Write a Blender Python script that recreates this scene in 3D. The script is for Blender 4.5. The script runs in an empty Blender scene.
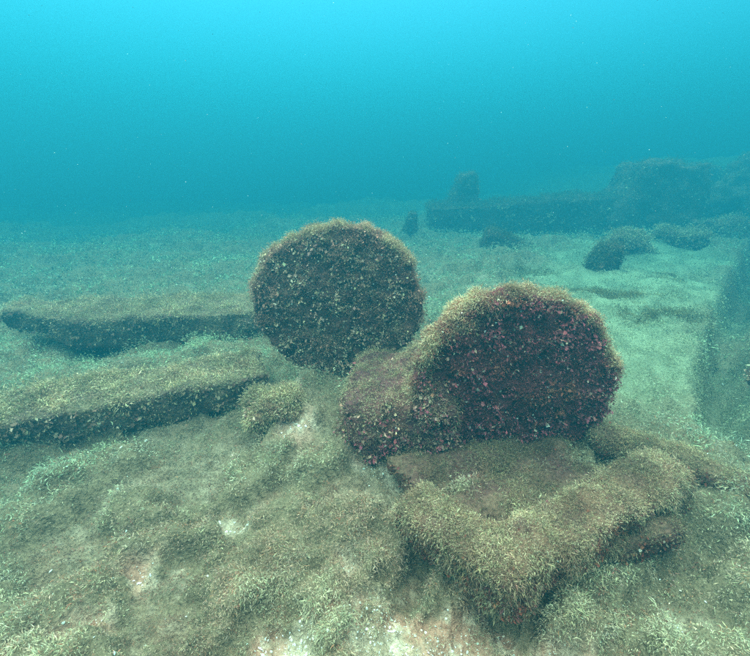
import bpy, math
import numpy as np
R = math.radians
sc = bpy.context.scene
col = sc.collection

# ------------------------------------------------------------------ camera, sky, sun, exposure
CAM_H = 1.30
cd = bpy.data.cameras.new('camera'); cam = bpy.data.objects.new('camera', cd); col.objects.link(cam)
cam.location = (0, 0, CAM_H)
cam.rotation_euler = (R(90 - 20.56), 0, 0)
cd.sensor_fit = 'HORIZONTAL'; cd.sensor_width = 36.0; cd.lens = 36.0 * 400 / 750
cd.clip_start = 0.05; cd.clip_end = 300
sc.camera = cam

SUN_EL, SUN_AZ = 77.0, -55.0           # azimuth measured from +Y (straight ahead), negative = left
w = bpy.data.worlds.new('World'); sc.world = w; w.use_nodes = True
nt = w.node_tree; bg = nt.nodes['Background']
sky = nt.nodes.new('ShaderNodeTexSky'); sky.sky_type = 'NISHITA'; sky.sun_disc = False
sky.sun_elevation = R(SUN_EL); sky.sun_rotation = R(SUN_AZ)
nt.links.new(sky.outputs[0], bg.inputs[0]); bg.inputs[1].default_value = 0.05
sd = bpy.data.lights.new('sun', 'SUN'); sd.energy = 5.0; sd.angle = R(92); sd.color = (1.0, 0.88, 0.74)
sun = bpy.data.objects.new('sun', sd); col.objects.link(sun)
sun.location = (-3, 12, 20)
sun.rotation_euler = (R(-(90 - SUN_EL)), 0, R(-SUN_AZ))
sc.view_settings.view_transform = 'Standard'; sc.view_settings.look = 'None'
sc.view_settings.exposure = 3.80; sc.view_settings.gamma = 1.0
sc.view_settings.use_curve_mapping = False
sc.render.engine = 'CYCLES'
cy = sc.cycles
cy.max_bounces = 5; cy.diffuse_bounces = 3; cy.glossy_bounces = 1; cy.transmission_bounces = 2
cy.volume_bounces = 3; cy.transparent_max_bounces = 4
cy.use_denoising = False             # the little grain left is the camera's own
cy.caustics_reflective = False; cy.caustics_refractive = False

# ------------------------------------------------------------------ noise and shape helpers
rng = np.random.default_rng(7)

def _hash(ix, iy, iz, seed):
    h = (ix.astype(np.int64) * 374761393 + iy.astype(np.int64) * 668265263 + iz.astype(np.int64) * 2147483647 + seed * 974634571) & 0xffffffff
    h = ((h ^ (h >> 13)) * 1274126177) & 0xffffffff
    h = ((h ^ (h >> 16)) * 2246822519) & 0xffffffff
    return ((h ^ (h >> 15)) & 0xffffff) / float(0xffffff) * 2 - 1

def vnoise(P, seed=0):
    I = np.floor(P); f = P - I; f = f * f * f * (f * (f * 6 - 15) + 10)
    x, y, z = I[:, 0], I[:, 1], I[:, 2]
    r = np.zeros(len(P))
    for dx in (0, 1):
        wx = f[:, 0] if dx else 1 - f[:, 0]
        for dy in (0, 1):
            wy = f[:, 1] if dy else 1 - f[:, 1]
            for dz in (0, 1):
                wz = f[:, 2] if dz else 1 - f[:, 2]
                r += _hash(x + dx, y + dy, z + dz, seed) * wx * wy * wz
    return r

def fbm(P, scale, octaves=4, seed=0, gain=0.5):
    P = np.asarray(P, float) / scale
    r = np.zeros(len(P)); a = 1.0; t = 0.0
    for k in range(octaves):
        r += a * vnoise(P + 17.3 * k, seed + k); t += a; a *= gain; P = P * 2.03
    return r / t * 1.6

def xy3(x, y, z=0.0):
    return np.stack([x, y, np.full_like(x, z)], 1)

def smooth(a, b, x):
    t = np.clip((x - a) / (b - a), 0, 1); return t * t * (3 - 2 * t)

def seg_dist(x, y, ax, ay, bx, by):
    dx, dy = bx - ax, by - ay
    t = np.clip(((x - ax) * dx + (y - ay) * dy) / (dx * dx + dy * dy), 0, 1)
    return np.hypot(x - ax - t * dx, y - ay - t * dy), t

def normalize(v):
    return v / np.maximum(np.linalg.norm(v, axis=1, keepdims=True), 1e-9)

# ------------------------------------------------------------------ materials (all node based)
def growth_material(name, translucent=0.0, bump=0.0, scale=60.0, rough=0.85, var=0.35):
    m = bpy.data.materials.new(name); m.use_nodes = True
    t = m.node_tree; n = t.nodes; l = t.links
    b = n['Principled BSDF']; out = n['Material Output']
    at = n.new('ShaderNodeAttribute'); at.attribute_name = 'col'
    tc = n.new('ShaderNodeTexCoord')
    nz = n.new('ShaderNodeTexNoise'); nz.inputs['Scale'].default_value = scale; nz.inputs['Detail'].default_value = 5
    l.new(tc.outputs['Object'], nz.inputs['Vector'])
    mr = n.new('ShaderNodeMapRange'); mr.inputs[1].default_value = 0.25; mr.inputs[2].default_value = 0.75
    mr.inputs[3].default_value = 1 - var; mr.inputs[4].default_value = 1 + var
    l.new(nz.outputs['Fac'], mr.inputs[0])
    mx = n.new('ShaderNodeMix'); mx.data_type = 'RGBA'; mx.blend_type = 'MULTIPLY'; mx.inputs[0].default_value = 1.0
    l.new(at.outputs['Color'], mx.inputs[6]); l.new(mr.outputs[0], mx.inputs[7])
    l.new(mx.outputs[2], b.inputs['Base Color'])
    b.inputs['Roughness'].default_value = rough
    b.inputs['Specular IOR Level'].default_value = 0.05
    if bump:
        bp = n.new('ShaderNodeBump'); bp.inputs['Strength'].default_value = bump; bp.inputs['Distance'].default_value = 0.02
        l.new(nz.outputs['Fac'], bp.inputs['Height']); l.new(bp.outputs[0], b.inputs['Normal'])
    if translucent:
        tr = n.new('ShaderNodeBsdfTranslucent'); l.new(mx.outputs[2], tr.inputs['Color'])
        ms = n.new('ShaderNodeMixShader'); ms.inputs[0].default_value = translucent
        l.new(b.outputs[0], ms.inputs[1]); l.new(tr.outputs[0], ms.inputs[2]); l.new(ms.outputs[0], out.inputs['Surface'])
    return m

M_SEABED = growth_material('seabed_sediment', bump=0.9, scale=70, var=0.35)
M_CRUST = growth_material('encrusted_iron', bump=1.0, scale=55, var=0.5)
M_ALGAE = growth_material('filament_algae', translucent=0.30, scale=9, var=0.30)
M_LEAFLET = growth_material('crusty_growth', translucent=0.10, scale=14, var=0.35)
M_SHELL = growth_material('broken_shell', scale=40, rough=0.45, var=0.15)

# ------------------------------------------------------------------ mesh builders
def mesh_object(name, V, F, C=None, mat=None, parent=None, shade=False):
    """F: int array (n,3) or (n,4), or list of such arrays"""
    F = F if isinstance(F, list) else [F]
    me = bpy.data.meshes.new(name)
    loops = np.concatenate([f.ravel() for f in F]).astype(np.int32)
    tot = np.concatenate([np.full(len(f), f.shape[1]) for f in F]).astype(np.int32)
    start = np.concatenate([[0], np.cumsum(tot)[:-1]]).astype(np.int32)
    me.vertices.add(len(V)); me.loops.add(len(loops)); me.polygons.add(len(tot))
    me.vertices.foreach_set('co', np.asarray(V, np.float32).ravel())
    me.loops.foreach_set('vertex_index', loops)
    me.polygons.foreach_set('loop_start', start); me.polygons.foreach_set('loop_total', tot)
    if shade: me.polygons.foreach_set('use_smooth', np.ones(len(tot), bool))
    me.update(calc_edges=True)
    if C is not None:
        a = me.attributes.new('col', 'FLOAT_COLOR', 'POINT')
        c4 = np.ones((len(V), 4), np.float32); c4[:, :3] = C
        a.data.foreach_set('color', c4.ravel())
    if mat: me.materials.append(mat)
    o = bpy.data.objects.new(name, me); col.objects.link(o)
    if parent is not None: o.parent = parent
    return o

def tag(o, label=None, cat=None, group=None, kind=None):
    if label: o['label'] = label
    if cat: o['category'] = cat
    if group: o['group'] = group
    if kind: o['kind'] = kind
    return o

def thing(name, label, cat, loc=(0, 0, 0), group=None):
    o = bpy.data.objects.new(name, None); col.objects.link(o); o.location = loc; o.empty_display_size = 0.1
    return tag(o, label, cat, group)

def tris_of(F):
    F = F if isinstance(F, list) else [F]
    out = []
    for f in F:
        if f.shape[1] == 3: out.append(f)
        else: out += [f[:, [0, 1, 2]], f[:, [0, 2, 3]]]
    return np.concatenate(out)

def vert_normals(V, F):
    T = tris_of(F); n = np.cross(V[T[:, 1]] - V[T[:, 0]], V[T[:, 2]] - V[T[:, 0]])
    N = np.zeros_like(V)
    for k in range(3): np.add.at(N, T[:, k], n)
    return normalize(N)

def scatter(V, F, n, weight=None):
    """n random points on a surface with interpolated normals; weight(P, N) gives relative density"""
    T = tris_of(F); N = vert_normals(V, F)
    a = 0.5 * np.linalg.norm(np.cross(V[T[:, 1]] - V[T[:, 0]], V[T[:, 2]] - V[T[:, 0]]), axis=1)
    if weight is not None:
        a = a * np.clip(weight(V[T].mean(1), normalize(N[T].mean(1))), 0, None)
    cdf = np.cumsum(a); i = np.searchsorted(cdf, rng.random(n) * cdf[-1])
    i = np.minimum(i, len(T) - 1)
    u, v = rng.random(n), rng.random(n); s = u + v > 1; u[s], v[s] = 1 - u[s], 1 - v[s]
    t = T[i]; b = np.stack([1 - u - v, u, v], 1)[:, :, None]
    return (V[t] * b).sum(1), normalize((N[t] * b).sum(1))

def jitter(c, n, amt=0.25, hue=0.10):
    c = np.broadcast_to(np.asarray(c, float), (n, 3))
    return np.clip(c * (1 + amt * rng.standard_normal((n, 1))) * (1 + hue * rng.standard_normal((n, 3))), 0.008, 0.9)

def palette(cols, weights, n):
    return np.asarray(cols)[rng.choice(len(cols), n, p=np.asarray(weights) / np.sum(weights))]

def strands(P, N, C, length, width, lean, per=10, spread=0.6, radius=0.012, droop=0.4, stand=0.9):
    """tufts of tapering filaments. P,N,C per tuft; length,width,radius per tuft (arrays or scalars); lean (n,3)"""
    n = len(P); k = n * per
    rep = lambda a: np.repeat(np.broadcast_to(np.asarray(a, float).reshape(-1, 1) if np.ndim(a) < 2 else a, (n, 1 if np.ndim(a) < 2 else 3)), per, 0)
    L = rep(length) * rng.uniform(0.45, 1.15, (k, 1)); Wd = rep(width) * rng.uniform(0.6, 1.3, (k, 1))
    Nn, Pn, Ln = rep(N), rep(P), rep(lean)
    r = rng.standard_normal((k, 3)); tang = r - (r * Nn).sum(1, keepdims=True) * Nn
    # a puff of short kinked filaments, leaning and drooping as the whole tuft does
    grow_dir = normalize(Nn * stand + tang * spread * 0.5 + Ln * 0.7 + np.array([0, 0, -1.0]) * droop * 0.4)
    q = rng.random((k, 1)) ** 0.8
    base = Pn + tang * rep(radius) * 0.85 - Nn * 0.004 + grow_dir * L * q * 0.75
    d0 = normalize(grow_dir + rng.standard_normal((k, 3)) * 0.75)
    d1 = normalize(d0 + Ln * 0.5 + rng.standard_normal((k, 3)) * 0.8 + np.array([0, 0, -1.0]) * droop)
    seg = L * rng.uniform(0.30, 0.62, (k, 1))
    side = normalize(np.cross(d0, rng.standard_normal((k, 3)))) * Wd * 0.52
    mid = base + d0 * seg * 0.5; tip = mid + d1 * seg * 0.55
    V = np.stack([base, mid + side, mid - side, tip], 1).reshape(-1, 3)
    i = np.arange(k)[:, None] * 4
    F3 = np.concatenate([i + np.array([[0, 1, 2]]), i + np.array([[2, 1, 3]])])
    cc = np.repeat(C, per, 0) * (1 + 0.16 * rng.standard_normal((k, 1)))
    return V, [F3], np.repeat(np.clip(cc, 0.008, 0.9), 4, 0)

def leaflets(P, N, C, size, lift=0.01, flat=0.5):
    """small bent crusty flakes standing out of a surface"""
    n = len(P); s = np.broadcast_to(size, (n,)).reshape(-1, 1)
    r = normalize(rng.standard_normal((n, 3))); t = normalize(np.cross(N, r)); b = normalize(np.cross(N, t))
    tilt = rng.uniform(-1, 1, (n, 1)) * (1 - flat) * 1.6
    u = normalize(t * np.cos(tilt) + N * np.sin(tilt)); c = P + N * lift * rng.random((n, 1))
    el = rng.uniform(0.25, 0.75, (n, 1))
    V = np.stack([c - u * s * 0.5, c + b * s * 0.5 * el + N * s * 0.12, c + u * s * 0.5, c - b * s * 0.5 * el + N * s * 0.12], 1)
    V = (V + rng.standard_normal(V.shape) * s[:, None] * 0.08).reshape(-1, 3)
    i = np.arange(n)[:, None] * 4
    return V, [np.concatenate([i + np.array([[0, 1, 2]]), i + np.array([[0, 2, 3]])])], np.repeat(C, 4, 0)

def shells(P, N, C, size):
    """broken shell pieces: little six-sided domes lying at random tilts"""
    n = len(P); s = np.broadcast_to(size, (n,)).reshape(-1, 1)
    nn = normalize(N + rng.standard_normal((n, 3)) * 0.45)
    t = normalize(np.cross(nn, rng.standard_normal((n, 3)))); b = np.cross(nn, t)
    el = rng.uniform(0.4, 0.9, (n, 1)); vs = [P + nn * s * 0.35]
    for k in range(6):
        a = k * math.pi / 3
        rr = s * 0.5 * rng.uniform(0.75, 1.15, (n, 1))
        vs.append(P + nn * s * 0.08 + t * rr * math.cos(a) + b * rr * el * math.sin(a))
    V = np.stack(vs, 1).reshape(-1, 3); i = np.arange(n)[:, None] * 7
    F = np.concatenate([i + np.array([[0, 1 + k, 1 + (k + 1) % 6]]) for k in range(6)])
    return V, [F], np.repeat(C, 7, 0)

def merge(*parts):
    Vs, Fs, Cs, off = [], {}, [], 0
    for V, F, C in parts:
        for f in (F if isinstance(F, list) else [F]): Fs.setdefault(f.shape[1], []).append(f + off)
        Vs.append(V); Cs.append(np.broadcast_to(C, (len(V), 3))); off += len(V)
    return np.concatenate(Vs), [np.concatenate(x) for x in Fs.values()], np.concatenate(Cs)

def block(size, res, r):
    """rounded box surface, centred in x,y with its bottom at z=0"""
    L, W, H = size; n = [max(2, int(math.ceil(s / res))) for s in size]
    h = np.array(size) / 2
    Vs, Fs, off = [], [], 0
    for ax in range(3):
        a, b = [(1, 2), (2, 0), (0, 1)][ax]
        for sg in (-1, 1):
            u = np.linspace(-h[a], h[a], n[a] + 1); v = np.linspace(-h[b], h[b], n[b] + 1)
            uu, vv = np.meshgrid(u, v, indexing='ij'); P = np.zeros((uu.size, 3))
            P[:, a] = uu.ravel(); P[:, b] = vv.ravel(); P[:, ax] = sg * h[ax]
            i = np.arange(uu.size).reshape(uu.shape)
            q = np.stack([i[:-1, :-1].ravel(), i[1:, :-1].ravel(), i[1:, 1:].ravel(), i[:-1, 1:].ravel()], 1)
            if sg < 0: q = q[:, ::-1]
            Vs.append(P); Fs.append(q + off); off += len(P)
    V = np.concatenate(Vs); F = np.concatenate(Fs)
    k, inv = np.unique(np.round(V, 5), axis=0, return_inverse=True); inv = np.asarray(inv).ravel()
    F = inv[F]; V = k
    r = min(r, h.min() * 0.98); q = np.clip(V, -(h - r), h - r); d = V - q
    V = q + normalize(d) * np.minimum(r, np.linalg.norm(d, axis=1, keepdims=True))
    V[:, 2] += h[2]
    return V, F

def displace(V, F, amp, scale, seed, octaves=4):
    N = vert_normals(V, F)
    return V + N * (amp * fbm(V + seed * 3.1, scale, octaves, seed))[:, None]

def place(V, loc, yaw=0.0, pitch=0.0, roll=0.0):
    c, s = math.cos, math.sin
    Rz = np.array([[c(yaw), -s(yaw), 0], [s(yaw), c(yaw), 0], [0, 0, 1]])
    Rx = np.array([[1, 0, 0], [0, c(roll), -s(roll)], [0, s(roll), c(roll)]])
    Ry = np.array([[c(pitch), 0, s(pitch)], [0, 1, 0], [-s(pitch), 0, c(pitch)]])
    return V @ (Rz @ Ry @ Rx).T + np.asarray(loc)

# palettes: growth colours, reddened to offset the red lost in the water
OLIVE = [(0.43, 0.278, 0.158), (0.33, 0.225, 0.125), (0.50, 0.325, 0.195), (0.34, 0.168, 0.105)]
RUST = [(0.300, 0.068, 0.044), (0.200, 0.056, 0.046), (0.340, 0.104, 0.057), (0.150, 0.044, 0.040)]
MAROON = [(0.35, 0.070, 0.082), (0.29, 0.058, 0.072), (0.35, 0.11, 0.095), (0.38, 0.21, 0.15), (0.46, 0.34, 0.27)]
GREYBROWN = [(0.38, 0.180, 0.125), (0.27, 0.130, 0.095), (0.46, 0.25, 0.16), (0.50, 0.31, 0.185), (0.58, 0.38, 0.25)]
SHELL = [(0.66, 0.58, 0.50), (0.55, 0.46, 0.38), (0.72, 0.66, 0.60), (0.52, 0.36, 0.29)]

# ------------------------------------------------------------------ the seabed
TRENCH = [(1.95, 1.82), (2.40, 2.40), (2.95, 3.05), (4.42, 4.60), (7.60, 7.80)]

def clump(x, y):
    c, s = math.cos(R(38)), math.sin(R(38))
    P = xy3((x * c + y * s) * 0.62, (-x * s + y * c), 3.3)
    return fbm(P, 0.155, 4, 11) + 0.35 * fbm(P, 0.62, 2, 31)

def pompom(x, y):
    # small tufty lumps, drawn out along the surge
    c, s = math.cos(R(36)), math.sin(R(36))
    return fbm(xy3((x * c + y * s) * 0.55, -x * s + y * c, 1.7), 0.05, 2, 9)

def sand_mask(x, y):
    # the pale open ground to the right, between the discs and the groove, and the track beyond
    d, _ = seg_dist(x, y, 2.0, 3.2, 4.6, 7.0)
    return smooth(1.2, 0.1, d - 0.05 * y - 0.15 + 0.45 * fbm(xy3(x, y), 1.1, 3, 51)) * smooth(10.5, 8.0, y)

BARE = [(-0.42, 1.80, 0.10), (-0.56, 2.18, 0.06), (0.03, 0.86, 0.14), (0.26, 0.82, 0.15), (-0.85, 1.06, 0.06), (0.03, 1.62, 0.10), (-0.64, 1.98, 0.06),
        (-0.95, 0.86, 0.05), (-0.25, 0.79, 0.10), (0.58, 0.80, 0.07), (1.02, 0.92, 0.06), (-0.55, 1.25, 0.07), (-0.1, 1.12, 0.06)]

def bare_mask(x, y):
    m = smooth(-0.22, -0.55, clump(x, y)) * 0.25
    nz = fbm(xy3(x, y), 0.09, 4, 71, 0.6)
    for bx, by, br in BARE:
        m = np.maximum(m, smooth(br * 1.35, br * 0.35, np.hypot((x - bx) * 0.8, y - by) + 0.9 * br * nz))
    d, _ = seg_dist(x, y, -0.26, 2.30, -0.10, 1.80)
    return m * smooth(0.06, 0.20, d)

def ground_height(x, y):
    P = xy3(x, y); r = np.hypot(x, y)
    h = 0.045 * fbm(P, 0.9, 3, 1) + (0.16 * smooth(4, 11, r) + 0.25 * smooth(9, 16, r)) * fbm(P, 2.6, 4, 2) + 0.06 * smooth(2.5, 5, r) * fbm(P, 0.7, 3, 5)
    flat = 1 - 0.75 * bare_mask(x, y)
    h += 0.085 * flat * smooth(-0.30, 0.35, clump(x, y)) * (1 - 0.75 * sand_mask(x, y)) * (1 + 0.5 * smooth(3, 8, r))
    h += 0.024 * flat * pompom(x, y) * smooth(5.0, 2.5, r) + 0.008 * fbm(P, 0.03, 2, 19) + 0.020 * flat * np.abs(fbm(P, 0.11, 2, 14)) * smooth(-0.4, 0.1, clump(x, y))
    h -= 0.070
    # sloping footing under the left disc
    d, _ = seg_dist(x, y, -0.36, 2.30, -0.27, 1.93)
    h += 0.12 * smooth(0.50, 0.05, d)
    h -= 0.05 * smooth(0.30, 0.08, np.hypot(x - 0.08, y - 1.56))
    # gully in front of the lower plank, and its foot beside the small rock
    d, t = seg_dist(x, y, -2.6, 1.18, -0.62, 2.02)
    h -= 0.05 * smooth(0.22, 0.05, d)
    # bank behind the lower plank up to the upper slab
    d, t = seg_dist(x, y, -2.5, 2.35, -0.9, 2.85)
    h += 0.05 * smooth(0.5, 0.1, d)
    # groove on the right
    g = np.full_like(x, 9.0)
    for a, b in zip(TRENCH[:-1], TRENCH[1:]):
        d, _ = seg_dist(x, y, *a, *b); g = np.minimum(g, d / (0.10 + 0.020 * np.hypot(*a)))
    h -= (0.26 + 0.03 * r) * smooth(1.35, 0.25, g)
    # bank rising at the far right and behind the wreckage
    h += 0.45 * smooth(7.5, 12.5, x * 0.75 + y * 0.45) * smooth(2.0, 9.0, x)
    h += 1.3 * smooth(13.0, 20.0, x * 0.85 + y * 0.5) * smooth(5.0, 12.0, x)
    h += 0.10 * smooth(2.6, 3.4, y) * smooth(1.2, 2.2, x) * smooth(11, 6, y)
    h -= 0.05 * smooth(0.5, 0.15, np.hypot(x - 1.12, y - 1.12))
    for a in ((0.08, 1.12, 0.42, 0.80), (0.42, 0.80, 1.25, 1.22)):
        d, _ = seg_dist(x, y, *a); h -= 0.060 * smooth(0.28, 0.08, d)
    # ground falls gently away on the far left
    h -= 0.02 * np.clip(r - 6, 0, 30) * smooth(0.5, -4, x)
    return h

def ground_colour(x, y):
    P = xy3(x, y); n = len(x)
    olive = np.array([0.150, 0.090, 0.054]); sand = np.array([0.33, 0.205, 0.145]); rust = np.array([0.33, 0.140, 0.095]); pale = np.array([0.580, 0.376, 0.274])  # olive set dark so the gaps between tufts look shaded
    b = bare_mask(x, y)[:, None]; s = sand_mask(x, y)[:, None]
    k = smooth(-0.25, 0.35, fbm(P, 0.22, 4, 21))[:, None]
    near = smooth(2.3, 1.0, np.hypot(x, y))[:, None]
    bare = (rust * k + sand * (1 - k)) * (0.35 + 0.65 * near) + sand * 0.8 * (0.65 - 0.65 * near)
    c = olive * (1 - b) + bare * b
    spk = smooth(0.25, 0.6, fbm(P, 0.035, 3, 44))[:, None] * b
    c = c * (1 - 0.6 * spk) + pale * 0.6 * spk
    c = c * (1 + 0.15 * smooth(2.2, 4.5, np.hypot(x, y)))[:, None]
    return c * (1 - s) + (np.array([0.20, 0.170, 0.105]) * (0.8 + 0.3 * k)) * s

rings = np.concatenate([np.geomspace(0.35, 14, 290), np.geomspace(14.4, 58, 40)])
az = np.concatenate([np.linspace(R(-62), R(62), 280), np.linspace(R(62), R(298), 40)[1:-1]])
rr, aa = np.meshgrid(rings, az, indexing='ij')
gx, gy = (rr * np.sin(aa)).ravel(), (rr * np.cos(aa)).ravel()
GV = np.stack([gx, gy, ground_height(gx, gy)], 1)
idx = np.arange(len(GV)).reshape(rr.shape); nxt = np.roll(idx, -1, 1)
GF = np.stack([idx[:-1].ravel(), nxt[:-1].ravel(), nxt[1:].ravel(), idx[1:].ravel()], 1)[:, ::-1]
GV = np.concatenate([GV, [[0, 0, GV[idx[0], 2].mean()]]])
cap = np.stack([np.full(len(az), len(GV) - 1), nxt[0], idx[0]], 1)[:, ::-1]
gcol = np.concatenate([ground_colour(gx, gy), [[0.2, 0.18, 0.12]]])
seabed = mesh_object('seabed', GV, [GF, cap], gcol, M_SEABED, shade=True)
tag(seabed, kind='structure')

def ground_normal(x, y, e=0.02):
    hx = (ground_height(x + e, y) - ground_height(x - e, y)) / (2 * e); hy = (ground_height(x, y + e) - ground_height(x, y - e)) / (2 * e)
    return normalize(np.stack([-hx, -hy, np.ones_like(hx)], 1))

def flow(P, amt=1.0):
    """the way the surge lays the weed over"""
    a = R(214) + 0.9 * fbm(P, 0.9, 2, 81)
    return np.stack([np.cos(a), np.sin(a), np.zeros(len(P))], 1) * amt

# short filament algae carpeting the seabed, density falling with distance
NT = 56000; NF = 9000
lr = np.concatenate([rng.uniform(math.log(0.62), math.log(4.6), NT - NF), rng.uniform(math.log(4.4), math.log(15.0), NF)]); r = np.exp(lr)
th = rng.uniform(-1, 1, NT) * R(57) * np.where(r > 3, 0.84, 1.0)
x, y = r * np.sin(th), r * np.cos(th)
b, s, cl = bare_mask(x, y), sand_mask(x, y), clump(x, y)
pom = pompom(x, y); pom = pom * smooth(4.5, 2.0, r) + 0.3 * smooth(2.0, 4.5, r)
keep = rng.random(NT) < np.clip(1 - 0.93 * b, 0, 1) * (1 - 0.45 * s) * (0.40 + 0.60 * smooth(-0.3, 0.2, pom))
x, y, r, s, cl, pom = x[keep], y[keep], r[keep], s[keep], cl[keep], pom[keep]; n = len(x)
P = np.stack([x, y, ground_height(x, y) + 0.006], 1); N = ground_normal(x, y)
cmix = smooth(-0.3, 0.5, fbm(P, 0.30, 3, 91) + 0.5 * pom + 0.2 * rng.standard_normal(n))[:, None]
C = np.array([0.52, 0.370, 0.235]) * cmix + np.array([0.43, 0.240, 0.160]) * (1 - cmix)
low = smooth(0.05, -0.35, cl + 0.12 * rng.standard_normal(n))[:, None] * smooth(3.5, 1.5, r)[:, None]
C = C * (1 - 0.85 * low) + np.array([0.15, 0.058, 0.042]) * 0.85 * low  # hollows between clumps painted darker brown, imitating the shade in them
C = jitter(C, n, 0.18, 0.06)
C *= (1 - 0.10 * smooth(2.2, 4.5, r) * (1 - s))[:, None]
C *= 1 - smooth(1.2, 2.6, r)[:, None] * np.array([0.30, 0.04, 0.06])  # red taken out with distance in the colour, imitating absorption by water
br = rng.random(n) < 0.10 * (1 - smooth(1.5, 4, r)); C[br] = jitter((0.320, 0.112, 0.065), br.sum(), 0.2)
C = C * (1 - 0.75 * s[:, None]) + np.array([0.34, 0.27, 0.16]) * 0.75 * s[:, None]
near = np.clip(r, 0.8, 15)
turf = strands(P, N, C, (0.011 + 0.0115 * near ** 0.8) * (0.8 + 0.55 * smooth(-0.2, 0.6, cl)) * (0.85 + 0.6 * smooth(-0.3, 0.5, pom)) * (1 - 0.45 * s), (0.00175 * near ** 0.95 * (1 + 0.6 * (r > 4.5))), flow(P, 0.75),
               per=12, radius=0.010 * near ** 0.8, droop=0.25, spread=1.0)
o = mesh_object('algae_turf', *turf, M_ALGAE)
tag(o, 'short olive filament algae carpeting the seabed', 'algae', kind='stuff')

# broken shell in the bare pockets
NS = 60000
lr = rng.uniform(math.log(0.65), math.log(5.0), NS); th = rng.uniform(R(-55), R(55), NS); r = np.exp(lr)
x, y = r * np.sin(th), r * np.cos(th)
pb = smooth(0.35, 0.95, bare_mask(x, y)) * (1 - sand_mask(x, y)) * smooth(-0.2, 0.4, fbm(xy3(x, y), 0.16, 2, 99)) * 0.7 + 0.02 * smooth(0.0, 0.5, fbm(xy3(x, y), 0.25, 2, 98)) + 0.003
for bx, by, brad in BARE: pb = np.maximum(pb, 0.7 * smooth(brad * 1.1, brad * 0.2, np.hypot(x - bx, y - by)))
keep = rng.random(NS) < pb
x, y, r = x[keep], y[keep], r[keep]; n = len(x)
P = np.stack([x, y, ground_height(x, y) + 0.001], 1)
sh = shells(P, ground_normal(x, y), jitter(palette(SHELL, (3, 3, 3, 2), n), n, 0.12, 0.03), (0.0028 + 0.012 * rng.random(n) ** 5) * np.clip(r, 0.8, 3) ** 0.6)
o = mesh_object('shell_gravel', *sh, M_SHELL)
tag(o, 'white broken shell scattered in bare pockets of the seabed', 'shells', kind='stuff')

# ------------------------------------------------------------------ growth on a built piece
def grow(root, V, F, n_tuft=0, n_leaf=0, n_shell=0, tuft_cols=OLIVE, tuft_w=(3, 3, 2, 1), leaf_cols=GREYBROWN, leaf_w=(3, 3, 2, 2, 1),
         length=0.035, width=0.0035, leaf=0.014, lift=0.02, per=9, up=(0.0, 0.6), side_droop=0.9, spread=0.8, radius=0.014, leanamt=0.5, face=0.06, clump_size=0.07, gap=0.3, patch=None, mask=None, shell_size=(0.006, 0.014), leafmask=None):
    """turf on what faces up, crust flakes on the steep faces, a few shells between"""
    if n_leaf:
        P, N = scatter(V, F, n_leaf, (lambda p, q: (1 - 0.96 * smooth(0.35, 0.75, q[:, 2])) * (1 if leafmask is None else leafmask(p, q)) * (0.08 + smooth(-0.2, 0.3, fbm(p, 0.05, 3, 61)))))
        C = jitter(palette(leaf_cols, leaf_w, n_leaf), n_leaf, 0.18, 0.06)
        pn = fbm(P, 0.11, 3, 64)
        C = C * (1 + 0.35 * pn)[:, None]
        if patch is not None:                                   # crusts of another colour in patches
            k = smooth(0.25, 0.55, fbm(P, 0.16, 3, 65))[:, None] * 0.8
            C = C * (1 - k) + np.asarray(patch) * (0.7 + 0.6 * rng.random((n_leaf, 1))) * k
        sz = leaf * (0.45 + 1.1 * rng.random(n_leaf) ** 1.6) * (1 + 0.35 * pn)
        o = mesh_object('crust_growth', *leaflets(P, N, np.clip(C, 0.01, 0.8), sz, lift, 0.2), M_LEAFLET, root); tag(o, kind='stuff')
    if n_tuft:
        P, N = scatter(V, F, n_tuft, (lambda p, q: (face + smooth(up[0], up[1], q[:, 2] + 0.25 * fbm(p, 0.12, 3, 62))) * (gap + smooth(-0.35, 0.25, fbm(p, clump_size, 2, 67))) * (1 if mask is None else mask(p, q))))
        C = jitter(palette(tuft_cols, tuft_w, n_tuft), n_tuft, 0.16, 0.06)
        C *= (1 + 0.30 * fbm(P, 0.15, 2, 63))[:, None]
        rb = smooth(0.1, 0.5, fbm(P, 0.10, 3, 68))[:, None] * 0.6  # browner patches
        C = C * (1 - rb) + C * np.array([0.78, 0.60, 0.62]) * rb
        steep = 1 - np.clip(N[:, 2], 0, 1)
        lean = flow(P, leanamt) * (0.4 + 0.6 * np.clip(N[:, 2:3], 0, 1)) + np.array([0, 0, -1.0]) * (side_droop * steep ** 1.5)[:, None]
        ln = length * rng.uniform(0.5, 1.3, n_tuft) * (0.75 + 0.75 * smooth(-0.4, 0.6, fbm(P, clump_size, 2, 67)))
        o = mesh_object('algae_growth', *strands(P, N, np.clip(C, 0.01, 0.8), ln, width, lean, per=per, radius=radius, droop=0.35, spread=spread), M_ALGAE, root)
        tag(o, kind='stuff')
    if n_shell:
        P, N = scatter(V, F, n_shell, (lambda p, q: smooth(0.75, 0.3, q[:, 2])))
        C = jitter(palette(SHELL, (1, 3, 1, 3), n_shell), n_shell, 0.2, 0.05) * 0.6
        o = mesh_object('shell_growth', *shells(P + N * lift * 0.7, N, C, rng.uniform(*shell_size, n_shell)), M_SHELL, root); tag(o, kind='stuff')

def crust_colour(V, cols, seed):
    k = smooth(-0.4, 0.4, fbm(V, 0.10, 4, seed))[:, None]
    return np.asarray(cols[0]) * k + np.asarray(cols[1]) * (1 - k)

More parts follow.
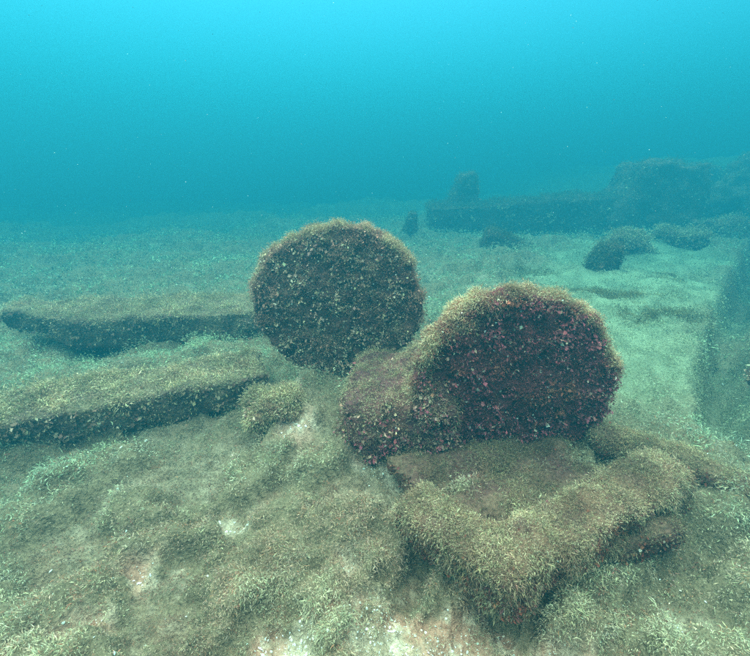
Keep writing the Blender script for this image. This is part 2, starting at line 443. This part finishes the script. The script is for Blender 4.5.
# ------------------------------------------------------------------ the two round discs
def disc_mesh(radius, thick, outline, seed, dome=0.0):
    """standing disc, axis along -Y (front), centre at the origin"""
    na = 200; t = np.linspace(0, 2 * math.pi, na, endpoint=False)
    rim = 0.5 * thick
    prof = [(f, -rim - dome * (1 - f * f)) for f in np.linspace(0.02, 0.955, 48)]
    prof += [(0.955 + 0.045 * math.sin(a), -rim * math.cos(a)) for a in np.linspace(0.12, math.pi - 0.12, 10)]
    prof += [(f, rim) for f in np.linspace(0.88, 0.02, 20)]
    mod = outline(t)
    P = []
    for f, yy in prof:
        P.append(np.stack([radius * f * mod * np.cos(t), np.full(na, yy), radius * f * mod * np.sin(t)], 1))
    V = np.concatenate(P); i = np.arange(len(V)).reshape(len(prof), na); j = np.roll(i, -1, 1)
    F = np.stack([i[:-1].ravel(), j[:-1].ravel(), j[1:].ravel(), i[1:].ravel()], 1)
    c0 = np.array([[0, prof[0][1], 0], [0, rim, 0]]); V = np.concatenate([V, c0]); m = len(V)
    T = np.concatenate([np.stack([np.full(na, m - 2), j[0], i[0]], 1), np.stack([np.full(na, m - 1), i[-1], j[-1]], 1)])
    F, T = F[:, ::-1].copy(), T[:, ::-1].copy()
    V = displace(V, [F, T], 0.010, 0.20, seed, 2); V = displace(V, [F, T], 0.022, 0.055, seed + 4, 3)
    return V, [F, T]

def bumpy(pts):
    """outline factor through (degrees, factor) knots"""
    d = np.array([p[0] for p in pts], float); v = np.array([p[1] for p in pts], float)
    d = np.concatenate([d - 360, d, d + 360]); v = np.tile(v, 3)
    def f(t):
        a = np.degrees(t) % 360
        k = np.linspace(-9, 9, 7)
        return np.mean([np.interp(a + q, d, v) for q in k], 0)
    return f

# the two blades stand on one hub: an overgrown ship's propeller
root = thing('ship_propeller', 'overgrown iron propeller with two big upright rounded blades joined at a shaggy hub', 'propeller', (0.10, 1.95, 0.0))
V, F = disc_mesh(0.535, 0.10, bumpy([(1, 1.01), (24, 1.02), (38, 1.04), (51, 1.02), (69, 1.0), (82, 0.97), (99, 0.94), (112, 0.885), (128, 0.90), (143, 0.975), (165, 0.985), (185, 1.0), (204, 0.955), (220, 0.94), (243, 0.94), (270, 0.96), (307, 0.985), (329, 0.965), (342, 1.0)]), 3)
V = place(V, (-0.35, 0.50, 0.535), yaw=R(-6), roll=R(1))
o = mesh_object('blade', V, F, crust_colour(V, [(0.170, 0.065, 0.046), (0.110, 0.040, 0.033)], 15), M_CRUST, root, shade=True)
o['label'] = 'grey-brown farther blade tufted with weed'
grow(o, V, F, n_leaf=15000, n_shell=260, leaf=0.0165, lift=0.034, patch=(0.36, 0.13, 0.09))
grow(o, V, F, n_tuft=10500, length=0.024, width=0.0023, up=(0.1, 0.7), face=0.75, per=9, leanamt=0.3, clump_size=0.045, side_droop=0.6, spread=1.1, lift=0.03,
     tuft_cols=[(0.42, 0.19, 0.130), (0.35, 0.165, 0.110), (0.47, 0.27, 0.165), (0.28, 0.11, 0.085)], tuft_w=(3, 3, 2, 2))
grow(o, V, F, n_tuft=3200, length=0.029, width=0.0025, up=(0.25, 0.7), face=0.0, per=9, leanamt=0.3, clump_size=0.05, gap=0.12, mask=lambda p, q: smooth(0.15, 0.6, q[:, 2]))

V, F = disc_mesh(0.52, 0.09, bumpy([(0, 0.99), (29, 0.925), (64, 0.95), (90, 0.965), (104, 1.03), (116, 1.06), (141, 1.055), (156, 1.06), (169, 1.05), (185, 1.03), (270, 1.0)]), 8)
V = place(V, (0.60, -0.19, 0.325), yaw=R(7), roll=R(5))
o = mesh_object('blade', V, F, crust_colour(V, [(0.150, 0.030, 0.032), (0.090, 0.022, 0.025)], 25), M_CRUST, root, shade=True)
o['label'] = 'dark maroon nearer blade with olive weed along its rim'
grow(o, V, F, n_leaf=19000, n_shell=280, leaf=0.015, lift=0.030, leaf_cols=MAROON, leaf_w=(4, 5, 1.2, 0.9, 0.3), patch=(0.36, 0.10, 0.055),
     leafmask=lambda p, q: 0.06 + smooth(0.35, 0.05, q[:, 2]) * smooth(0.6, 0.2, -q[:, 0]))
grow(o, V, F, n_tuft=9500, length=0.022, width=0.0023, up=(0.9, 0.99), face=1.0, per=8, leanamt=0.2, clump_size=0.04, side_droop=0.7, spread=1.1,
     tuft_cols=[(0.36, 0.090, 0.085), (0.28, 0.072, 0.070), (0.40, 0.18, 0.115)], tuft_w=(3, 3, 1))
grow(o, V, F, n_tuft=6000, length=0.027, width=0.0023, up=(-0.3, 0.3), face=0.1, per=9, leanamt=0.3, clump_size=0.05, gap=0.12, tuft_cols=OLIVE[:1] + OLIVE[2:3] + RUST[2:3], tuft_w=(4, 3, 1),
     mask=lambda p, q: smooth(0.445, 0.485, np.hypot(p[:, 0] - 0.60, p[:, 2] - 0.325) + 0.02 * fbm(p, 0.08, 2, 5)) * smooth(-0.15, 0.15, p[:, 2] - 0.33))
# hub: its ridge dips behind the far blade and sweeps up into the near blade's left edge
V, F = block((0.56, 0.72, 0.33), 0.018, 0.08)
u = np.clip((V[:, 0] + 0.28) / 0.37, 0, 1.25)
V[:, 2] *= 1.02 + 0.10 * u + 0.30 * np.minimum(u, 1.0) ** 6
V[:, 2] *= 1 - 0.12 * smooth(0.0, 0.36, V[:, 1])
V = displace(V, F, 0.03, 0.15, 6); V = displace(V, F, 0.022, 0.05, 16)
V = place(V, (0.05, 0.05, -0.06), yaw=R(-6))
o = mesh_object('hub', V, F, crust_colour(V, [(0.150, 0.048, 0.040), (0.095, 0.030, 0.030)], 33), M_CRUST, root, shade=True)
grow(o, V, F, n_leaf=14000, n_shell=110, leaf=0.016, lift=0.030, leaf_cols=GREYBROWN[:3] + MAROON[:2], leaf_w=(3, 4, 1, 2, 3), leafmask=lambda p, q: 0.05 + smooth(0.4, 0.1, q[:, 2]))
grow(o, V, F, n_tuft=7500, length=0.028, width=0.0025, up=(0.0, 0.5), face=0.55, gap=0.6, per=9, leanamt=0.3, clump_size=0.05, spread=1.0, tuft_w=(2, 3, 1, 3))

# ------------------------------------------------------------------ low square frame in front of the near disc
root = thing('square_frame', 'low square-cornered rail frame shaggy with hanging olive weed, in front of the maroon blade', 'frame', (0.42, 0.98, 0.0))
def rail(a, b, w0, h0, seed, z=-0.02):
    a, b = np.array(a), np.array(b); L = np.hypot(*(b - a)); yaw = math.atan2(b[1] - a[1], b[0] - a[0])
    V, F = block((L, w0, h0), 0.018, 0.040)
    V = displace(V, F, 0.022, 0.16, seed); V = displace(V, F, 0.014, 0.05, seed + 9)
    return place(V, ((a[0] + b[0]) / 2, (a[1] + b[1]) / 2, z), yaw), F
ox, oy = 0.42, 0.98
for i, (a, b, w0, h0) in enumerate([((0.36, 0.93), (1.30, 1.42), 0.19, 0.19), ((0.47, 0.90), (0.13, 1.24), 0.17, 0.17)]):
    V, F = rail((a[0] - ox, a[1] - oy), (b[0] - ox, b[1] - oy), w0, h0, 40 + i)
    mesh_object('rail', V, F, crust_colour(V, [(0.15, 0.065, 0.040), (0.10, 0.042, 0.030)], 35), M_CRUST, root, shade=True)
    grow(root, V, F, n_tuft=[10500, 4800][i], n_leaf=5000, n_shell=25, leaf=0.012, lift=0.015,
         length=0.026, width=0.0019, up=(-0.6, 0.35), per=10, side_droop=1.9, radius=0.012, leanamt=0.35, spread=1.1, clump_size=0.045, gap=0.5, tuft_cols=[(0.40, 0.250, 0.145), (0.30, 0.185, 0.110), (0.45, 0.290, 0.175), (0.30, 0.135, 0.090)], tuft_w=(3, 3, 2, 2), leaf_cols=[tuple(0.55 * c for c in g) for g in RUST], leaf_w=(2, 2, 2, 2))
V, F = block((0.86, 0.66, 0.10), 0.02, 0.03)
V[:, 0] += 0.35 * (V[:, 1]) * -0.6
V = displace(V, F, 0.05, 0.14, 44)
V = place(V, (0.64 - ox, 1.38 - oy, -0.055), R(14))
mesh_object('floor_plate', V, F, crust_colour(V, [(0.14, 0.065, 0.042), (0.10, 0.038, 0.030)], 36), M_CRUST, root, shade=True)
grow(root, V, F, n_tuft=5800, gap=0.7, n_leaf=7000, n_shell=130, leaf=0.013, lift=0.012, length=0.026, width=0.0022, up=(0.3, 0.8), per=9, leaf_cols=[tuple(0.55 * c for c in g) for g in RUST] + [(0.22, 0.13, 0.085)], leaf_w=(2, 2, 2, 1, 2),
     tuft_cols=[(0.27, 0.175, 0.095), (0.23, 0.12, 0.075)], tuft_w=(2, 2), mask=lambda p, q: 0.35 + smooth(-0.35, 0.1, fbm(p, 0.18, 3, 66)))

# ------------------------------------------------------------------ weedy ridge running from the near disc to the right edge
def pipe_mesh(path, rad, seed, res=0.02):
    path = np.array(path, float); seg = np.linalg.norm(np.diff(path, axis=0), axis=1); s = np.concatenate([[0], np.cumsum(seg)])
    u = np.linspace(0, s[-1], max(8, int(s[-1] / res))); C = np.stack([np.interp(u, s, path[:, k]) for k in range(3)], 1)
    rr_ = np.interp(u, s, np.broadcast_to(rad, s.shape)); d = normalize(np.gradient(C, axis=0)); up_ = np.array([0, 0, 1.0])
    a = normalize(np.cross(d, up_)); b = np.cross(a, d); na = 28; t = np.linspace(0, 2 * math.pi, na, endpoint=False)
    V = (C[:, None] + rr_[:, None, None] * (a[:, None] * np.cos(t)[None, :, None] + b[:, None] * np.sin(t)[None, :, None])).reshape(-1, 3)
    i = np.arange(len(V)).reshape(len(u), na); j = np.roll(i, -1, 1)
    F = np.stack([i[:-1].ravel(), j[:-1].ravel(), j[1:].ravel(), i[1:].ravel()], 1)
    V = np.concatenate([V, C[:1], C[-1:]]); m = len(V)
    T = np.concatenate([np.stack([np.full(na, m - 2), j[0], i[0]], 1), np.stack([np.full(na, m - 1), i[-1], j[-1]], 1)])
    F, T = F[:, ::-1].copy(), T[:, ::-1].copy()
    V = displace(V, [F, T], 0.25 * float(np.mean(rad)), 0.12, seed)
    return V, [F, T]
root = thing('buried_pipe', 'half-buried brown weedy pipe running from the maroon blade to the right edge', 'pipe', (1.40, 1.55, 0.0))
V, F = pipe_mesh([(-0.26, 0.22, 0.02), (-0.08, 0.10, 0.04), (0.12, -0.10, 0.03), (0.40, -0.34, 0.02), (0.75, -0.60, -0.01)], [0.09, 0.08, 0.07, 0.06, 0.055], 48)
mesh_object('pipe_wall', V, F, crust_colour(V, [(0.15, 0.075, 0.046), (0.11, 0.050, 0.035)], 37), M_CRUST, root, shade=True)
grow(root, V, F, n_tuft=4000, gap=0.9, n_leaf=3500, n_shell=15, leaf=0.013, lift=0.015, length=0.024, width=0.0020, up=(-0.1, 0.6), per=9, side_droop=1.1,
     tuft_cols=[(0.38, 0.240, 0.135), (0.28, 0.150, 0.091), (0.42, 0.285, 0.155)], tuft_w=(2, 2, 2), leaf_cols=[tuple(0.5 * c for c in g) for g in RUST], leaf_w=(1, 1, 1, 1))

# ------------------------------------------------------------------ the planks on the left
def slab(root, size, yaw, loc, seed, shape=None, gap=0.6, tuft=5000, leaf=16000, amp=0.026, width=0.0040, length=0.040, **kw):
    V, F = block(size, 0.026, min(size) * 0.10)
    if shape is not None: V = shape(V)
    V = displace(V, F, amp, 0.30, seed); V = displace(V, F, amp * 0.5, 0.08, seed + 3)
    V = place(V, loc, yaw, kw.pop('pitch', 0), kw.pop('roll', 0))
    mesh_object(kw.pop('part', 'timber'), V, F, crust_colour(V, [(0.15, 0.088, 0.054), (0.10, 0.052, 0.038)], seed), M_CRUST, root, shade=True)
    grow(root, V, F, n_tuft=tuft, n_leaf=leaf, leaf=kw.pop('leafsize', 0.020), leaf_cols=[tuple(0.55 * c for c in g) for g in GREYBROWN], lift=0.02, length=length, width=width, up=(0.35, 0.8), per=9, radius=0.016, gap=gap, **kw)  # flakes on the steep faces darkened in colour to imitate their shade

root = thing('wreck_timber', 'upper thick weed-topped slab with dark front face left of the propeller', 'wreckage', (-1.85, 3.35, 0.0), 'fallen slabs left of the propeller')
def taper(V):
    f = smooth(0.55, 1.25, -V[:, 0]); V = V.copy()
    V[:, 2] = V[:, 2] * (1 - 0.50 * f) + 0.13 * f; V[:, 1] = V[:, 1] * (1 - 0.55 * f) + 0.12 * f
    return V
slab(root, (2.5, 0.62, 0.25), R(9), (0.0, 0.02, 0.0), 51, taper, tuft=5200, leaf=11000, n_shell=40, length=0.042)
root = thing('wreck_timber', 'lower long weed-topped slab with dark front face running off the left edge', 'wreckage', (-1.55, 2.08, 0.0), 'fallen slabs left of the propeller')
slab(root, (2.30, 0.40, 0.20), R(25.5), (-0.25, -0.14, -0.05), 57, None, tuft=6500, leaf=12000, width=0.0042, length=0.036, n_shell=40)

# small rounded rock at the plank's end
def boulder(root, dims, seed, loc=(0, 0, 0), yaw=0.0, tuft=900, leaf=2500, amp=0.14, rounding=0.46, part='stone', width=0.004, length=0.035, lump=None, **kw):
    L = max(dims); V, F = block(dims, L / 26, min(dims) * rounding)
    if lump is not None: V = lump(V)
    V = displace(V, F, amp * min(dims), L * 0.35, seed); V = displace(V, F, amp * 0.35 * min(dims), L * 0.10, seed + 5)
    V = place(V, loc, yaw, kw.pop('pitch', 0), kw.pop('roll', 0))
    mesh_object(part, V, F, crust_colour(V, [(0.200, 0.080, 0.050), (0.120, 0.050, 0.038)], seed), M_CRUST, root, shade=True)
    grow(root, V, F, n_tuft=tuft, n_leaf=leaf, leaf=kw.pop('leafsize', 0.014), length=length, width=width, up=kw.pop('up', (-0.3, 0.4)), radius=kw.pop('radius', 0.014), **kw)

root = thing('small_rock', 'small rounded weed-covered rock at the foot of the farther blade', 'rock', (-0.55, 1.96, 0.0))
boulder(root, (0.30, 0.27, 0.20), 71, (0, 0, -0.02), R(20), tuft=2300, leaf=3500, length=0.034, width=0.0036)

# ------------------------------------------------------------------ plate beyond the groove on the right
root = thing('hull_plate', 'broad weed-covered plate edge beyond the dark groove on the right', 'wreckage', (3.2, 2.9, 0.0))
V, F = block((5.6, 1.3, 0.22), 0.06, 0.06)
V = displace(V, F, 0.08, 0.45, 77); V = displace(V, F, 0.03, 0.15, 78)
V = place(V, (1.72, 1.06, -0.06), R(46.5))
mesh_object('plate', V, F, crust_colour(V, [(0.240, 0.110, 0.067), (0.160, 0.070, 0.050)], 79), M_CRUST, root, shade=True)
grow(root, V, F, n_tuft=6000, n_leaf=5000, leaf=0.03, lift=0.02, length=0.035, width=0.0055, up=(0.1, 0.6), per=9, radius=0.03, gap=0.8)

# ------------------------------------------------------------------ wreckage in the blue distance
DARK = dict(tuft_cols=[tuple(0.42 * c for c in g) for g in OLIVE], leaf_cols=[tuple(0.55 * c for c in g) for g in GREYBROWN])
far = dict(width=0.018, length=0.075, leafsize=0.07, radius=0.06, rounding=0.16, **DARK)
def farblock(name, label, cat, loc, dims, yaw, seed, lump=None, group=None, tuft=900, leaf=2200, amp=0.10, **kw):
    root = thing(name, label, cat, loc, group)
    p = dict(far); p.update(kw)
    boulder(root, dims, seed, (0, 0, -0.12), yaw, tuft=tuft, leaf=leaf, amp=amp, lump=lump, up=(0.0, 0.6), **p)

def gz(x, y): return float(ground_height(np.array([x]), np.array([y]))[0])
def beamshape(V):
    V = V.copy(); t = (V[:, 0] + 2.2) / 4.4; V[:, 2] *= 0.80 + 0.25 * t; return V
root = thing('wrecked_hull', 'long straight dark hull side standing in the blue distance', 'wreckage', (3.7, 10.7, gz(3.7, 10.7)))
V, F = block((4.5, 0.7, 1.12), 0.09, 0.05); V = beamshape(V); V = displace(V, F, 0.11, 0.8, 91); V = displace(V, F, 0.05, 0.25, 93); V = place(V, (0, 0, -0.1), R(-6))
mesh_object('plating', V, F, crust_colour(V, [(0.140, 0.060, 0.042), (0.100, 0.045, 0.033)], 92), M_CRUST, root, shade=True)
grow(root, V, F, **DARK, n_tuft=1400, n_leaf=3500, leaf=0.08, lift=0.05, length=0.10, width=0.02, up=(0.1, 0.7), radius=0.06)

def posty(V):
    V = V.copy(); t = V[:, 2] / V[:, 2].max(); V[:, 0] *= 1.15 - 0.75 * t ** 1.5; V[:, 0] += 0.10 * t; return V
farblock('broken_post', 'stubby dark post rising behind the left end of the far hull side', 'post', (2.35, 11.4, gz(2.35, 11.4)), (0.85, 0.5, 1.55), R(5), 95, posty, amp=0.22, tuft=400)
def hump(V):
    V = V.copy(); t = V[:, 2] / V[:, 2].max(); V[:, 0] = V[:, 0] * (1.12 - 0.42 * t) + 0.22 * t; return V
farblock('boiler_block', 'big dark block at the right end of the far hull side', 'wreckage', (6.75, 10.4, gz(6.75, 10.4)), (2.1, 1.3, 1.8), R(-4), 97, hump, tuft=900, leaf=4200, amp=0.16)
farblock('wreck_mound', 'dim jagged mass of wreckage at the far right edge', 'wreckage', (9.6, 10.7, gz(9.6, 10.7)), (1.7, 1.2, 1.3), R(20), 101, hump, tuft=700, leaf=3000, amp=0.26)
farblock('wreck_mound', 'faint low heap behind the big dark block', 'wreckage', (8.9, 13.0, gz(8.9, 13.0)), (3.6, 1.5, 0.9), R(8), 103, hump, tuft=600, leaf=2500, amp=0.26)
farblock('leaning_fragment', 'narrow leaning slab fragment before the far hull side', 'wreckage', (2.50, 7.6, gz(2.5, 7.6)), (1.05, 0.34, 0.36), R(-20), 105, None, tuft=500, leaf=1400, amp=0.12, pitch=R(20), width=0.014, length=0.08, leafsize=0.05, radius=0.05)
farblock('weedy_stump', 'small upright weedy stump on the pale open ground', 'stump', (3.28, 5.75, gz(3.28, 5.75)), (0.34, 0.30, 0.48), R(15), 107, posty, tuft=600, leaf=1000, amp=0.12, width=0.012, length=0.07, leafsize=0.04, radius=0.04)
for k, (x, y, dims, yaw, lab) in enumerate([
        (4.45, 7.05, (0.62, 0.42, 0.36), 30, 'rock with a sloping side just right of the weedy stump'),
        (5.75, 7.60, (0.70, 0.45, 0.36), -8, 'wide low rock in front of the big dark block'),
        (7.30, 8.70, (0.9, 0.7, 0.50), 12, 'far rock at the right before the jagged wreckage')]):
    farblock('seabed_rock', lab, 'rock', (x, y, gz(x, y)), dims, R(yaw), 111 + k * 3, None, 'rocks before the far wreckage', tuft_cols=OLIVE, leaf_cols=GREYBROWN, tuft=600, leaf=1300, amp=0.24, rounding=0.28, width=0.014, length=0.08, leafsize=0.05, radius=0.05)
farblock('distant_stub', 'tiny faint stub standing beyond the farther blade', 'post', (0.80, 9.6, gz(0.8, 9.6)), (0.26, 0.22, 0.55), 0, 127, posty, tuft=200, leaf=400, amp=0.08, width=0.012, length=0.07, leafsize=0.05, radius=0.04)

# dark weed clumps on the open ground to the right
for k, (x, y, dx, lab) in enumerate([
        (2.42, 4.75, 0.55, 'dark weed clump nearest the maroon blade on pale ground'),
        (2.05, 5.65, 0.50, 'small dark weed clump beyond the two blades'),
        (2.70, 4.25, 0.40, 'flat dark weed clump midway across the pale ground'),
        (2.75, 3.65, 0.36, 'little weed clump halfway to the dark groove'),
        (3.90, 5.30, 0.55, 'loose weed clump beyond the weedy stump towards the groove')]):
    root = thing('weed_clump', lab, 'weed', (x, y, gz(x, y)), 'dark weed clumps on the pale ground')
    m = 1500; px = rng.standard_normal(m) * dx * 0.55; py = rng.standard_normal(m) * dx * 0.35
    q = rng.random(m) < smooth(-0.15, 0.35, fbm(xy3(px + x, py + y), 0.22, 3, 150 + k)); px, py = px[q], py[q]; m = len(px)
    P = np.stack([px, py, ground_height(px + x, py + y) - gz(x, y)], 1)
    C = jitter(palette([(0.200, 0.136, 0.065), (0.280, 0.176, 0.084)], (2, 1), m), m, 0.15, 0.05)
    o = mesh_object('fronds', *strands(P, ground_normal(px + x, py + y), C, 0.045 * rng.uniform(0.6, 1.3, m), 0.006, flow(P, 0.4), per=9, radius=0.03, droop=0.2), M_ALGAE, root)
    tag(o, kind='stuff')

# ------------------------------------------------------------------ specks drifting in the water
n = 3000
d = np.exp(rng.uniform(math.log(2.0), math.log(7.0), n)); th = rng.uniform(R(-52), R(52), n); ph = rng.uniform(R(-32), R(28), n)
P = np.stack([d * np.sin(th), d * np.cos(th), CAM_H + d * np.tan(ph)], 1); P = P[(P[:, 2] > 0.5) & (P[:, 2] < 3.5)]
n = len(P)
o = mesh_object('drifting_specks', *shells(P, normalize(rng.standard_normal((n, 3))), jitter((0.45, 0.45, 0.42), n, 0.1), 0.0012 + 0.0042 * rng.random(n) ** 2.5), M_SHELL)
tag(o, 'tiny pale specks drifting in the water', 'particles', kind='stuff')

# ------------------------------------------------------------------ the water itself
TOP = 6.6; B = 62.0
hv = np.array([(sx * B, sy * B, z) for z in (-3.0, TOP) for sx, sy in ((-1, -1), (1, -1), (1, 1), (-1, 1))], float)
hf = np.array([(3, 2, 1, 0), (4, 5, 6, 7), (0, 1, 5, 4), (1, 2, 6, 5), (2, 3, 7, 6), (3, 0, 4, 7)])
hz = mesh_object('haze', hv, hf)
m = bpy.data.materials.new('sea_water'); m.use_nodes = True; t = m.node_tree
for nd in list(t.nodes):
    if nd.type == 'BSDF_PRINCIPLED': t.nodes.remove(nd)
pv = t.nodes.new('ShaderNodeVolumePrincipled')
pv.inputs['Color'].default_value = (0.005, 0.046, 0.066, 1)
pv.inputs['Absorption Color'].default_value = (0.21, 0.47, 0.48, 1)
pv.inputs['Density'].default_value = 0.43
pv.inputs['Anisotropy'].default_value = 0.35
pv.inputs['Density Attribute'].default_value = ''
pv.inputs['Temperature Attribute'].default_value = ''
t.links.new(pv.outputs[0], t.nodes['Material Output'].inputs['Volume'])
hz.data.materials.append(m)
tag(hz, 'blue-green sea water filling the scene', 'water', kind='stuff')
